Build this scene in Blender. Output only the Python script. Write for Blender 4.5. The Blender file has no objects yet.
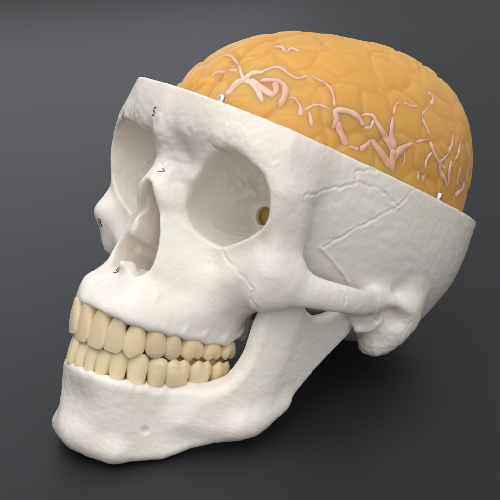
import bpy, math, os, time
import numpy as np
from concurrent.futures import ThreadPoolExecutor
from mathutils import Vector, Matrix, noise
from mathutils.bvhtree import BVHTree

T0 = time.time()
VOX = float(os.environ.get('VOX', '0.55'))      # voxel size of the sculpted volumes, mm
MM = 0.001
f32 = np.float32
scene = bpy.context.scene
COL = scene.collection

# =====================================================================
#  signed distance toolkit.  Skull frame in mm: +x the skull's left side,
#  +y towards the back of the head, +z towards the crown
# =====================================================================
def smin(a, b, k):
    h = np.maximum(k - np.abs(a - b), 0) / k
    return np.minimum(a, b) - h * h * (k * 0.25)

def smax(a, b, k):
    return -smin(-a, -b, k)

def sellip(P, c, r, n=2.5, rot=None):
    q = P - np.array(c, f32)
    if rot is not None:
        q = q @ np.array(rot, f32)
    a = np.abs(q) / np.array(r, f32)
    if n == 2.5:
        a2 = a * a
        rr = (a2 * np.sqrt(a)).sum(1) ** f32(0.4)
    else:
        rr = (a ** f32(n)).sum(1) ** f32(1.0 / n)
    l = np.sqrt((q * q).sum(1))
    return l - l / np.maximum(rr, 1e-3)

def ellip(P, c, r, rot=None):
    q = P - np.array(c, f32)
    if rot is not None:
        q = q @ np.array(rot, f32)
    r = np.array(r, f32)
    k0 = np.sqrt(((q / r) ** 2).sum(1))
    k1 = np.sqrt(((q / (r * r)) ** 2).sum(1))
    return k0 * (k0 - 1) / np.maximum(k1, 1e-4)

def seg(P, a, b, ra, rb, sq=None):
    """capsule whose radius runs from ra to rb; sq squashes the section per axis"""
    a = np.array(a, f32); b = np.array(b, f32)
    q = P - a; d = b - a
    if sq is not None:
        s = np.array(sq, f32)
        q = q * s; d = d * s
    t = np.clip((q @ d) / max(float(d @ d), 1e-6), 0, 1)
    e = q - t[:, None] * d
    return np.sqrt((e * e).sum(1)) - (ra + (rb - ra) * t)

def tube(P, pts, k=1.5, sq=None):
    r = None
    for (a, b) in zip(pts[:-1], pts[1:]):
        s = seg(P, a[:3], b[:3], a[3], b[3], sq)
        r = s if r is None else (np.minimum(r, s) if k == 0 else smin(r, s, k))
    return r

def poly2(u, v, pts):
    """signed distance to a closed 2-D polygon"""
    pts = np.array(pts, f32)
    d = np.full(u.shape, 1e9, f32)
    s = np.ones(u.shape, f32)
    n = len(pts)
    for i in range(n):
        a = pts[i]; b = pts[i - 1]
        ex, ey = b - a
        wx = u - a[0]; wy = v - a[1]
        t = np.clip((wx * ex + wy * ey) / (ex * ex + ey * ey + 1e-9), 0, 1)
        bx = wx - ex * t; by = wy - ey * t
        d = np.minimum(d, bx * bx + by * by)
        c1 = v >= a[1]; c2 = v < b[1]; c3 = ex * wy > ey * wx
        flip = (c1 & c2 & c3) | (~c1 & ~c2 & ~c3)
        s = np.where(flip, -s, s)
    return s * np.sqrt(d)

def polyline_xy(P, plan):
    """closest place on an open plan polyline: arc length s, signed offset (+ outward), distance"""
    plan = np.array(plan, f32)
    best = np.full(len(P), 1e9, f32); S = np.zeros(len(P), f32); O = np.zeros(len(P), f32)
    acc = 0.0
    for a, b in zip(plan[:-1], plan[1:]):
        e = b - a; L = float(np.hypot(*e))
        wx = P[:, 0] - a[0]; wy = P[:, 1] - a[1]
        t = np.clip((wx * e[0] + wy * e[1]) / (L * L), 0, 1)
        dx = wx - e[0] * t; dy = wy - e[1] * t
        d = np.sqrt(dx * dx + dy * dy)
        sg = np.sign(dx * e[1] - dy * e[0])
        m = d < best
        best = np.where(m, d, best); S = np.where(m, acc + t * L, S); O = np.where(m, sg * d, O)
        acc += L
    return S, O, best

def wall(P, plan, zlo, zhi, thick, lean=None, rnd=2.0):
    """upright curved plate over a plan polyline; zlo/zhi/thick/lean are (s, value) tables"""
    S, O, D = polyline_xy(P, plan)
    it = lambda tab: np.interp(S, *np.array(tab, f32).T).astype(f32)
    lo = it(zlo); hi = it(zhi); t = it(thick)
    zc = (lo + hi) / 2; h = (hi - lo) / 2
    if lean is not None:
        O2 = O - it(lean) * (P[:, 2] - zc) / np.maximum(h, 1)
    else:
        O2 = O
    D2 = np.where(np.abs(O) < D - 1e-3, np.sqrt(np.maximum(D * D - O * O, 0) + O2 * O2), np.abs(O2))
    a = D2 - (t - rnd); b = np.abs(P[:, 2] - zc) - (h - rnd)
    return np.sqrt(np.maximum(a, 0) ** 2 + np.maximum(b, 0) ** 2) + np.minimum(np.maximum(a, b), 0) - rnd

def rotz(deg):
    a = math.radians(deg); c, s = math.cos(a), math.sin(a)
    return [[c, -s, 0], [s, c, 0], [0, 0, 1]]

def rotmat(axis, deg):
    return [list(r) for r in Matrix.Rotation(math.radians(deg), 3, axis)]

# ---------------------------------------------------------------------
#  volumes -> mesh (surface nets)
# ---------------------------------------------------------------------
def eval_field(fn, lo, hi, vox, band=3.2):
    lo = np.array(lo, float); hi = np.array(hi, float)
    n = np.ceil((hi - lo) / vox / 4).astype(int) * 4 + 1
    ax = [(lo[i] + np.arange(n[i]) * vox).astype(f32) for i in range(3)]
    def run(I):
        P = np.stack([ax[0][I[0]], ax[1][I[1]], ax[2][I[2]]], 1)
        out = np.empty(len(P), f32)
        CH = 40000
        def job(i):
            out[i:i + CH] = fn(P[i:i + CH])
        with ThreadPoolExecutor(4) as ex:
            list(ex.map(job, range(0, len(P), CH)))
        return out
    cs = [np.arange(0, k, 4) for k in n]
    G = np.meshgrid(*cs, indexing='ij')
    Fc = run([g.ravel() for g in G]).reshape(G[0].shape)
    F = Fc
    for a in range(3):                              # linear upsampling of the coarse field
        k = F.shape[a]
        i0 = np.minimum(np.arange(n[a]) // 4, k - 2)
        t = ((np.arange(n[a]) - i0 * 4) / 4).astype(f32)
        sh = [1, 1, 1]; sh[a] = -1
        t = t.reshape(sh)
        F = np.take(F, i0, a) * (1 - t) + np.take(F, i0 + 1, a) * t
    m = np.abs(F) < max(band, 2.6 * vox)
    I = np.nonzero(m)
    F[m] = run(I)
    return F, lo, n

def surface_nets(F, lo, vox):
    S = F < 0
    n = F.shape
    cnt = np.zeros([k - 1 for k in n], np.uint8)
    for dx in (0, 1):
        for dy in (0, 1):
            for dz in (0, 1):
                cnt += S[dx:n[0] - 1 + dx, dy:n[1] - 1 + dy, dz:n[2] - 1 + dz]
    act = (cnt > 0) & (cnt < 8)
    idx = np.full(act.shape, -1, np.int64)
    C = np.stack(np.nonzero(act), 1)
    idx[act] = np.arange(len(C))
    acc = np.zeros((len(C), 3)); w = np.zeros(len(C))
    corners = [(a, b, c) for a in (0, 1) for b in (0, 1) for c in (0, 1)]
    V = {c: F[C[:, 0] + c[0], C[:, 1] + c[1], C[:, 2] + c[2]] for c in corners}
    for a in corners:
        for ax in range(3):
            if a[ax] == 0:
                b = list(a); b[ax] = 1; b = tuple(b)
                va, vb = V[a], V[b]
                m = (va < 0) != (vb < 0)
                t = np.where(m, va / np.where(m, va - vb, 1), 0)
                p = np.zeros((len(C), 3)); p[:] = a
                p[:, ax] += t
                acc += p * m[:, None]; w += m
    verts = np.array(lo) + (C + acc / w[:, None]) * vox
    quads = []
    for ax in range(3):
        b, c = (ax + 1) % 3, (ax + 2) % 3
        s0 = [slice(None)] * 3; s1 = [slice(None)] * 3
        s0[ax] = slice(0, n[ax] - 1); s1[ax] = slice(1, n[ax])
        for k in (b, c):
            s0[k] = slice(1, n[k] - 1); s1[k] = slice(1, n[k] - 1)
        A = S[tuple(s0)]; B = S[tuple(s1)]
        for sgn in (0, 1):
            E = np.stack(np.nonzero((A & ~B) if sgn == 0 else (~A & B)), 1)
            if len(E) == 0:
                continue
            E[:, b] += 1; E[:, c] += 1
            def cell(db, dc):
                q = E.copy(); q[:, b] += db; q[:, c] += dc
                return idx[q[:, 0], q[:, 1], q[:, 2]]
            Q = np.stack([cell(-1, -1), cell(0, -1), cell(0, 0), cell(-1, 0)], 1)
            quads.append(Q if sgn == 0 else Q[:, ::-1])
    Q = np.concatenate(quads)
    Q = Q[(Q >= 0).all(1)]
    return verts, Q

def smooth_verts(v, q, it=2, lam=0.5):
    for k in range(it):
        acc = np.zeros_like(v); w = np.zeros(len(v))
        for a, b in ((0, 1), (1, 2), (2, 3), (3, 0)):
            for c in range(3):
                acc[:, c] += np.bincount(q[:, a], v[q[:, b], c], len(v)) + np.bincount(q[:, b], v[q[:, a], c], len(v))
            w += np.bincount(q[:, a], minlength=len(v)) + np.bincount(q[:, b], minlength=len(v))
        l = acc / np.maximum(w, 1)[:, None] - v
        v = v + l * (lam if k % 2 == 0 else -lam * 1.02)
    return v

def keep_big(v, q, least=400):
    """drop floating crumbs"""
    par = np.arange(len(v))
    for _ in range(200):
        m = par[q].min(1)
        new = par.copy()
        for k in range(4):
            np.minimum.at(new, q[:, k], m)
        new = new[new]
        if (new == par).all():
            break
        par = new
    n = np.bincount(par, minlength=len(v))
    ok = n[par] >= least
    q = q[ok[q].all(1)]
    mp = np.cumsum(ok) - 1
    return v[ok], mp[q]

def normals_of(v, q):
    n = np.cross(v[q[:, 2]] - v[q[:, 0]], v[q[:, 3]] - v[q[:, 1]])
    N = np.zeros_like(v)
    for k in range(4):
        for c in range(3):
            N[:, c] += np.bincount(q[:, k], n[:, c], len(v))
    return N / np.maximum(np.linalg.norm(N, axis=1), 1e-9)[:, None]

def link_mesh(name, v, q, mat, parent=None, smooth=True):
    me = bpy.data.meshes.new(name)
    v = np.asarray(v, f32) * MM
    q = np.asarray(q)
    k = q.shape[1]
    me.vertices.add(len(v)); me.vertices.foreach_set('co', v.ravel())
    me.loops.add(q.size); me.loops.foreach_set('vertex_index', q.ravel().astype(np.int32))
    me.polygons.add(len(q))
    me.polygons.foreach_set('loop_start', np.arange(0, q.size, k, dtype=np.int32))
    me.polygons.foreach_set('use_smooth', np.full(len(q), smooth))
    me.update(calc_edges=True); me.validate()
    me.materials.append(mat)
    o = bpy.data.objects.new(name, me); COL.objects.link(o)
    if parent is not None:
        o.parent = parent
    return o

# =====================================================================
#  the skull's shape
# =====================================================================
def spl(pts, n=5):
    """Catmull-Rom resampling of a control polyline"""
    p = np.array(pts, float)
    e = np.vstack([2 * p[0] - p[1], p, 2 * p[-1] - p[-2]])
    out = []
    for i in range(len(p) - 1):
        a, b, c, d = e[i:i + 4]
        for t in np.arange(n) / n:
            out.append(0.5 * (2 * b + (c - a) * t + (2 * a - 5 * b + 4 * c - d) * t * t + (3 * b - a - 3 * c + d) * t ** 3))
    out.append(p[-1])
    return np.array(out)

# front of the face as a height field y = g(|x|, z): thin-plate spline through measured points
FRONT = [
    # forehead
    (0, 62, -95.5), (0, 50, -96), (0, 42, -95.5), (0, 36, -93.5), (14, 60, -94.5), (14, 48, -94), (26, 58, -89.4), (26, 47, -90), (36, 60, -81), (36, 46, -84),
    (43, 58, -74), (43, 46, -78), (49, 58, -65), (49.5, 46, -68), (53, 52, -54),
    (12, 39, -90.8), (20, 40, -89.8), (28, 40, -88.4), (36, 39, -84.2), (42, 37, -80.5), (47, 34.5, -76.5),
    # orbit rim
    (24.3, 37.3, -86.6), (30, 37, -85.4), (35, 35.6, -82.4), (44.7, 32, -78), (49.8, 25.4, -74.2), (51.6, 19.3, -71), (51.6, 14.8, -69.2), (46.6, 7.7, -67.8),
    (36, 1, -67.8), (29, -1.8, -68.4), (18.6, 1.4, -72.2), (10.8, 7.8, -76.6), (9, 14.5, -79.6), (12.8, 23.5, -81.8), (18.2, 32.4, -84.3),
    (30, 17, -76),
    (54, 27, -71), (55, 18, -66), (54, 8, -65),
    # nose root and nasal bones
    (0, 30, -88.8), (0, 23.5, -88.2), (0, 17, -90.5), (5, 30, -84.6), (5, 22, -84.4), (4, 14, -88.8), (9, 33, -82), (10, 28, -79.6), (7.5, 20, -80.8), (6.5, 10, -86.5), (10, 3, -83.5),
    # piriform rim and the bone beside it
    (0, 8, -91.5), (0, -10, -91.5), (8.3, 2, -88.6), (11.2, -5, -88), (14, -15, -87.2), (16, -5, -80.5), (18, -14, -82), (11.5, -21, -89), (0, -19.5, -91.5),
    # maxilla
    (0, -25, -92), (0, -31, -98), (0, -38, -102), (6, -38, -101.2), (12, -30, -95.8), (12, -39, -98.8), (18, -30, -90.6), (18.5, -39.5, -94), (23.5, -39.5, -86), (27, -39.5, -77.5), (30, -39, -68.5), (32, -38.5, -58),
    (22, -24, -79), (26, -14, -73), (27, -8, -70), (27, -30, -75.5), (33, -20, -67), (33, -30, -62.5), (36, -11, -69), (38, -24, -58),
    # cheekbone
    (44, -3, -68.4), (45, -10, -66), (44, -17, -61), (50, -5, -67), (52.5, -11, -62), (49.5, -17, -60.5), (54.5, -5, -63.5), (57, -10, -56.5), (59, -4, -56), (40, -30, -45), (60, 10, -50), (60, -20, -48), (62, 30, -45), (62, 55, -40), (36, -46, -50),
]
def tps_grid():
    c = np.array(FRONT, float)
    X = c[:, :2] / 30
    k = lambda r2: 0.5 * r2 * np.log(np.maximum(r2, 1e-12))
    n = len(c)
    D = ((X[:, None] - X[None]) ** 2).sum(2)
    K = k(D) + np.eye(n) * 2e-3
    Pm = np.hstack([np.ones((n, 1)), X])
    A = np.block([[K, Pm], [Pm.T, np.zeros((3, 3))]])
    w = np.linalg.solve(A, np.concatenate([c[:, 2], np.zeros(3)]))
    gx, gz = np.meshgrid(np.arange(0, 76), np.arange(-50, 71), indexing='ij')
    # even across the midline: blend |x| near 0 so that the slope vanishes there
    G = np.stack([np.sqrt(gx.ravel() ** 2 + 4.0) - 2.0 * np.exp(-gx.ravel() / 6.0), gz.ravel()], 1) / 30
    r = k(((G[:, None] - X[None]) ** 2).sum(2)) @ w[:n] + np.hstack([np.ones((len(G), 1)), G]) @ w[n:]
    H = r.reshape(gx.shape)
    sx, sz = np.gradient(H)
    return H.astype(f32), (1 / np.sqrt(1 + sx ** 2 + sz ** 2)).astype(f32)
FH, FC = tps_grid()
def bil(T, x, z):
    u = np.clip(x, 0, T.shape[0] - 1.01); v = np.clip(z + 50, 0, T.shape[1] - 1.01)
    i = u.astype(np.int32); j = v.astype(np.int32)
    u = u - i; v = v - j
    return (T[i, j] * (1 - u) + T[i + 1, j] * u) * (1 - v) + (T[i, j + 1] * (1 - u) + T[i + 1, j + 1] * u) * v

# outline of the facial block seen from the front
FACE_OUT = spl([(0, 66), (38, 66), (50, 60), (50, 46), (50.5, 37), (54.5, 29), (54.8, 20), (54.5, 9), (57, 1), (57.5, -6), (54.5, -13), (48, -18.5), (41, -21.5),
                (35.5, -26), (33.5, -33), (33.5, -39), (28, -40.5), (18.5, -40.8), (9, -40), (0, -39)], 4)
FACE_OUT = np.vstack([FACE_OUT, [(-30, -39), (-30, 66)]])
ORBIT = spl([(23.6, 36), (29.5, 36.8), (35, 35.6), (44.2, 31.8), (49, 25.4), (50.6, 19.3), (50.6, 14.8), (46, 8.4), (36, 2), (29, -0.6), (19, 2.4), (11.8, 8.3), (10.2, 14.5), (13.8, 23.3), (18.2, 31.4), (23.6, 36)], 3)[:-1]
ORBIT_FAR = spl([(26.2, 38.2), (35, 37.2), (43, 34.6), (49, 28.5), (50.6, 19.3), (50.6, 14.8), (46, 8.4), (36, 2), (29, -0.6), (19, 2), (11.4, 8), (9, 14.5), (7.8, 22), (7.6, 29), (10, 34.2), (17, 37.4), (26.2, 38.2)], 3)[:-1]
NOSE = spl([(0, 16.4), (2.6, 15), (5.4, 9.6), (8.7, 2.2), (11.4, -5.3), (12.8, -15), (10.6, -20), (7.6, -21.6), (4, -20.3), (0, -18.8)], 3)
NOSE = np.vstack([NOSE, NOSE[-2:0:-1] * [-1, 1]])

ARCH_T = [(62, -26, -4.5, 3)]
CHEEK = spl([(47, -60, -6, 6.5), (53, -52, -6, 4.8), (58.5, -42, -5.5, 3.6), (62, -30, -4.5, 3.2), (63, -18, -3.6, 3.1), (61.5, -6, -2.2, 3.1), (59, 4, 0.5, 2.8)], 3)
EARCREST = spl([(60, -4, -0.8, 2.6), (61.5, 5, 0.6, 2.0), (62, 13, 0.8, 2.0), (61, 22, -0.5, 2.6), (58, 30, -4, 4)], 3)

UP = [('incisor', (4.4, -98.9, -38.6), (4.2, -97.0, -53.4), 8.6, 6.6), ('incisor', (12, -95.6, -40), (11.6, -93.6, -52.6), 7.9, 6.2),
      ('canine', (18.2, -90.4, -40), (18, -88.9, -53), 8.6, 8.0), ('premolar', (23, -83.6, -40.2), (23.2, -80.2, -50.6), 8.6, 8.8),
      ('premolar', (26.2, -76, -39.9), (26.2, -72.8, -49), 7.8, 8.8), ('molar', (29, -67.6, -39.4), (29, -64.2, -47.2), 10.2, 10.4),
      ('molar', (31, -57.8, -38.8), (31, -55, -45.4), 9.6, 10.2), ('molar', (32, -49.2, -36.8), (32, -47.6, -43.4), 8, 9.4)]
LO = [('incisor', (2.75, -94.8, -63.2), (2.75, -96.2, -53.6), 5.7, 6.0), ('incisor', (8.2, -92.8, -63), (8.2, -94.4, -53.4), 6.2, 6.2),
      ('canine', (13.8, -88.3, -63), (13.8, -90.6, -51.6), 7.4, 7.2), ('premolar', (19.2, -82, -61.6), (19.2, -84.4, -50.6), 8.2, 7.8),
      ('premolar', (23.6, -75.4, -59.8), (23.6, -78, -49.6), 8.0, 8.2), ('molar', (27.6, -67.6, -57.6), (27.6, -69.9, -47.6), 11.2, 9.8),
      ('molar', (30.4, -57.6, -55.2), (30.4, -59.4, -45.8), 10.4, 9.6), ('molar', (31.6, -47.8, -52.4), (31.6, -49.2, -44.2), 9.2, 9.2)]

EARPLATE = spl([(57, 0, -3, 1.3), (58.5, 5, -5, 1.3), (58.8, 7, -9, 1.4), (57, 5, -13, 1.4), (54, 1, -15, 1.4)], 4)

def scallop(x, y, tab):
    m = np.full(x.shape, 99, f32)
    for t in tab:
        m = np.minimum(m, np.hypot(x - t[1][0] * 0.95, y - t[1][1] * 0.985) / (t[3] * 0.5))
    return np.clip(m - 0.45, 0, 0.7).astype(f32)

def cranium_fn(P):
    X = P[:, 0]
    A = P.copy(); A[:, 0] = np.abs(X)
    x, y, z = A[:, 0], A[:, 1], A[:, 2]
    # ---- brain case
    # ---- face block behind the measured front
    g = bil(FH, x, z); c = bil(FC, x, z)
    # the cast is not quite even: its right cheek and upper jaw stand a little further forward
    rt_ = (X < 0)
    g = g - rt_ * (7.0 * np.exp(-((x - 50) / 9) ** 2 - ((z + 1) / 9) ** 2) + 3.6 * np.exp(-((x - 17) / 8) ** 2 - ((z + 27) / 7) ** 2))
    fr = (g - y) * np.maximum(c, 0.35)
    d = sellip(A, (0, -40, 46), (54.5, 58, 48))
    d = smin(d, sellip(A, (0, 14, 42), (65, 79, 66)), 14)
    d = np.where(y < -40, smax(d, fr, 3), d)
    out = poly2(x, z, FACE_OUT)
    yb = np.interp(z, [-40, -22, -14, 4, 12, 27, 40, 60], [-42, -45, -52, -49, -52, -60, -60, -60]).astype(f32)
    zl = np.interp(y, [-100, -90, -70, -57, -50, -45, -42], [-40.2, -41.4, -40.2, -38.8, -37, -33, -28]).astype(f32)
    zl = zl - 2.0 * scallop(x, y, UP) + 0.5
    face = smax(smax(smax(fr, out, 4), y - yb, 7), zl - z, 2.5)
    d = smin(d, face, 13)
    core = ellip(A, (0, -52, 6), (35, 34, 36))
    d = smin(d, smax(core, fr + 3, 3), 6)
    # palate and pterygoids close the arch
    d = smin(d, ellip(A, (0, -62, -27), (26, 28, 6)), 4)
    # ---- cheekbone and arch
    d = smin(d, tube(A, CHEEK, 0, sq=(1.15, 1, 0.55)), 5)
    d = smin(d, tube(A, EARCREST, 0), 5)
    d = smin(d, smin(tube(A, [(50, 25, 2, 14), (50.5, 23.5, -10, 11), (50.5, 21, -18.5, 6.8)], 6), ellip(A, (44, 31, 0), (13, 15, 13)), 8), 6)      # mastoid
    d = smin(d, ellip(A, (0, 38, -1), (48, 42, 22)), 12)      # occipital bone
    d = smin(d, ellip(A, (0, -10, -12), (26, 34, 14)), 10)      # skull base
    d = smin(d, ellip(A, (46, 0, -3), (10, 10, 8)), 6)
    # tympanic ring and styloid
    d = smin(d, ellip(A, (50, 3, -7), (9, 6, 8)), 3)
    d = smin(d, seg(A, (41, 2, -14), (38, -6, -34), 3, 1.0), 3)
    d = smin(d, tube(A, [(18, -36, -14, 5), (21, -33, -34, 2.5)], 2), 5)
    # =================== hollows
    # under the cheekbone
    d = smax(d, -ellip(A, (46, -42, -32), (13, 16, 13)), 5)
    # sockets of the roots show as low ridges
    # nose
    pr = poly2(x + 0.7 * np.clip(X / 6, 0, 1), z, NOSE)
    pr = smax(pr + np.clip((y + 86) * 0.03, 0, 2), y + 42, 2)
    d = smax(d, -pr, 1.8)
    # inner nose
    shelf = smax(smax(np.where(X < 0, 5.2, 10.5) + 0.5 * np.sin(z * 0.5) + 0.4 * np.sin(y * 0.35) - x, -6.6 - 0.13 * (y + 90) - z, 2), -87.5 - y, 2)
    shelf = smax(smax(shelf, z - 16, 2), smax(y + 46, x - 15, 1), 2)
    shelf = smax(shelf, fr + 2.5, 1.5)
    d = smin(d, shelf, 1.5)
    d = smin(d, tube(A, [(13, -74, -12, 2), (12, -60, -12, 4), (11, -50, -12, 4)], 2), 2)
    # nasal spine
    d = smin(d, tube(A, [(0, -88, -19.5, 2.5), (0, -92.4, -19, 1.2)], 2), 3)
    # orbits: the measured outline shrinks back and inwards to the apex
    gd = np.clip((y + 76) / 40, -0.4, 1.1)
    sc = np.clip(1 - 0.70 * np.clip(gd, 0, 1.1) ** 1.5 - 0.06 * gd, 0.2, 1.1)
    ox = 31 - 15 * gd; oz = 17.5 - 0 * gd
    u_, v_ = (x - ox) / sc + 31, (z - oz) / sc + 17.5
    orb = np.where(X < 0, poly2(u_, v_, ORBIT_FAR), poly2(u_, v_, ORBIT)) * sc * 0.9
    orb = smax(orb, y + 35, 3)
    d = smax(d, -orb, 1.5)
    # canal from the orbit into the brain case, with a raised lip
    lip = smax(seg(A, (20, -46, 18.5), (18, -38, 18.5), 5.2, 6.5), -42 - y, 1.6)
    d = smin(d, lip, 3.5)
    d = smax(d, -seg(A, (20, -47, 18.5), (13.5, -22, 19.3), 4.0, 4.2), 0.8)
    # supraorbital notch
    d = smax(d, -seg(A, (26, -92, 35.6), (26, -80, 37.2), 1.0, 0.7), 0.8)
    # infraorbital foramen
    d = smax(d, -seg(A, (25, -78, -8.5), (28, -72, -6.5), 2.0, 0.8), 2.2)
    # ear canal and the curled plate in front of it
    d = smax(d, -ellip(A, (67, 10, -6.5), (8, 12, 5)), 3)
    d = smin(d, tube(A, EARPLATE, 0), 3.5)
    d = smax(d, -seg(A, (62, 5, -6.5), (44, 4, -5), 2.6, 2.0), 1.2)
    # jaw joint hollow
    d = smax(d, -ellip(A, (52, -8, -7), (11, 6.5, 5)), 1.5)
    # =================== brain cavity, then the saw cut
    cav = sellip(A, (0, -44, 42), (44, 47, 52))
    cav = smin(cav, sellip(A, (0, 14, 42), (59, 73, 60)), 14)
    fl = np.interp(y, [-100, -42, -36, 0, 8, 80], [43, 42, 9, 7, 7, 2]).astype(f32)
    cav = smax(cav, (fl - z) * 0.8, 5)
    cav = smax(cav, fr + 7, 4) if False else smax(cav, -fr * 0 + (-88 - y), 4)
    d = smax(d, -cav, 2)
    d = smax(d, (P[:, 2] - (55.3 - 0.08 * X)), 0.7)
    return d

# outer line of the jaw at its lower border and at the tooth margin -> mid plan and lean
JLOW = spl([(0, -89.3), (8, -88), (15, -84.3), (22, -78.5), (29, -69), (36, -58), (42, -47), (46, -36)], 3)
JUP = spl([(0, -98), (8, -97), (15, -93), (21, -85.5), (26.5, -71), (31, -59), (34, -48), (36, -38)], 3)
JTH = 5.6
JMID = (JLOW + JUP) / 2
_t = np.gradient(JMID, axis=0); _nrm = np.stack([_t[:, 1], -_t[:, 0]], 1); _nrm /= np.linalg.norm(_nrm, axis=1)[:, None]
JPLAN = JMID - _nrm * JTH
JS = np.concatenate([[0], np.cumsum(np.hypot(*np.diff(JPLAN, axis=0).T))])
JLEAN = list(zip(JS, ((JUP - JLOW) * _nrm).sum(1) / 2))
RAM = [(-62, -61), (-54, -54), (-50, -45), (-49, -36), (-50, -25), (-49.5, -12), (-47, -5), (-43, -5), (-38.5, -9.5), (-33, -13.6), (-23, -15.6), (-12, -11),
       (-9, -6), (-3, -6), (3, -11), (4, -18.5), (-4, -28), (-13, -40), (-20, -51), (-27, -59.5), (-33, -64.5), (-42, -69), (-54, -72), (-64, -72)]
RAM = spl(RAM, 2)

def mandible_fn(P):
    A = P.copy(); A[:, 0] = np.abs(P[:, 0])
    x, y, z = A[:, 0], A[:, 1], A[:, 2]
    frac = JS[-1] / 7
    lo = list(zip(np.arange(8) * frac, [-96.2, -96, -95, -92.6, -89.3, -82, -76, -71]))
    hi = list(zip(np.arange(8) * frac, [-63.6, -63.2, -62, -60.2, -58, -55.6, -53.5, -51]))
    W = A.copy(); W[:, 2] -= (2.4 * scallop(x, y, LO) - 0.6) * np.clip((z + 76) / 10, 0, 1)
    d = wall(W, JPLAN, lo, hi, [(0, JTH), (JS[-1], JTH - 0.6)], JLEAN, 4.2)
    # chin
    d = smin(d, ellip(A, (0, -85, -89.5), (10, 6, 6)), 6)
    d = smin(d, ellip(A, (13, -80, -91), (8, 5.5, 4.6)), 6)
    d = smax(d, -ellip(A, (0, -102, -78), (20, 9, 9)), 8)
    # ramus
    xc = 45.5 + 0.09 * (z + 40) - 0.05 * (y + 30) - np.clip(-34 - y, 0, 40) ** 1.6 * 0.075
    pz = poly2(y, z, RAM) - 0.5
    t = np.interp(z, [-70, -55, -20, -5], [4.8, 4.2, 3.0, 3.0]).astype(f32)
    a = np.abs(x - xc) - t + 2.6
    b = pz + 2.6
    ram = np.sqrt(np.maximum(a, 0) ** 2 + np.maximum(b, 0) ** 2) + np.minimum(np.maximum(a, b), 0) - 2.6
    d = smin(d, ram, 10)
    # gonial flare
    d = smin(d, tube(A, spl([(46, -24, -55, 1.4), (46, -33, -61.5, 1.8), (45, -44, -67, 2.2)], 3), 0), 9)
    # condyle
    d = smin(d, ellip(A, (51, -5, -6), (9.5, 4.4, 4.6), rotz(12)), 3)
    # mental foramen
    d = smax(d, -seg(A, (30, -80, -77.5), (24, -74, -79), 1.5, 0.9), 1.6)
    return d

# =====================================================================
#  materials
# =====================================================================
def new_mat(name):
    m = bpy.data.materials.new(name); m.use_nodes = True
    nt = m.node_tree
    b = nt.nodes['Principled BSDF']
    return m, nt, b

def N(nt, t, **kw):
    n = nt.nodes.new(t)
    for k, v in kw.items():
        if k in n.inputs:
            n.inputs[k].default_value = v
        else:
            setattr(n, k, v)
    return n

def bone_material(name, col_a, col_b, rough=0.42, bump=0.25, vary=0.0):
    m, nt, b = new_mat(name)
    L = nt.links.new
    tc = N(nt, 'ShaderNodeTexCoord')
    n1 = N(nt, 'ShaderNodeTexNoise', Scale=28.0, Detail=5.0, Roughness=0.55)
    L(tc.outputs['Object'], n1.inputs['Vector'])
    mx = N(nt, 'ShaderNodeMix', data_type='RGBA')
    mx.inputs[6].default_value = (*col_a, 1); mx.inputs[7].default_value = (*col_b, 1)
    mr = N(nt, 'ShaderNodeMapRange'); mr.inputs[1].default_value = 0.35; mr.inputs[2].default_value = 0.68
    L(n1.outputs['Fac'], mr.inputs[0]); L(mr.outputs[0], mx.inputs[0])
    oi = N(nt, 'ShaderNodeObjectInfo'); hs = N(nt, 'ShaderNodeHueSaturation')
    vr = N(nt, 'ShaderNodeMapRange'); vr.inputs[3].default_value = 1 - vary; vr.inputs[4].default_value = 1 + vary
    L(oi.outputs['Random'], vr.inputs[0]); L(vr.outputs[0], hs.inputs['Value'])
    L(mx.outputs[2], hs.inputs['Color']); L(hs.outputs[0], b.inputs['Base Color'])
    n2 = N(nt, 'ShaderNodeTexNoise', Scale=260.0, Detail=4.0, Roughness=0.6)
    n3 = N(nt, 'ShaderNodeTexNoise', Scale=900.0, Detail=2.0)
    L(tc.outputs['Object'], n2.inputs['Vector']); L(tc.outputs['Object'], n3.inputs['Vector'])
    ma = N(nt, 'ShaderNodeMath', operation='MULTIPLY_ADD'); ma.inputs[1].default_value = 0.25
    L(n3.outputs['Fac'], ma.inputs[0]); L(n2.outputs['Fac'], ma.inputs[2])
    bp = N(nt, 'ShaderNodeBump', Strength=bump, Distance=0.0012)
    L(ma.outputs[0], bp.inputs['Height']); L(bp.outputs[0], b.inputs['Normal'])
    rr = N(nt, 'ShaderNodeMapRange'); rr.inputs[3].default_value = rough - 0.07; rr.inputs[4].default_value = rough + 0.1
    L(n1.outputs['Fac'], rr.inputs[0]); L(rr.outputs[0], b.inputs['Roughness'])
    b.inputs['Subsurface Weight'].default_value = 0.35
    b.inputs['Subsurface Radius'].default_value = (1.0, 0.55, 0.35)
    b.inputs['Subsurface Scale'].default_value = 0.008
    b.inputs['IOR'].default_value = 1.46
    b.inputs['Coat Weight'].default_value = 0.18
    b.inputs['Coat Roughness'].default_value = 0.22
    return m

M_BONE = bone_material('bone_plastic', (0.84, 0.785, 0.72), (0.87, 0.825, 0.77), 0.31, 0.30)
M_TOOTH = bone_material('tooth_enamel', (0.83, 0.645, 0.395), (0.88, 0.725, 0.485), 0.34, 0.15, 0.06)

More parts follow.
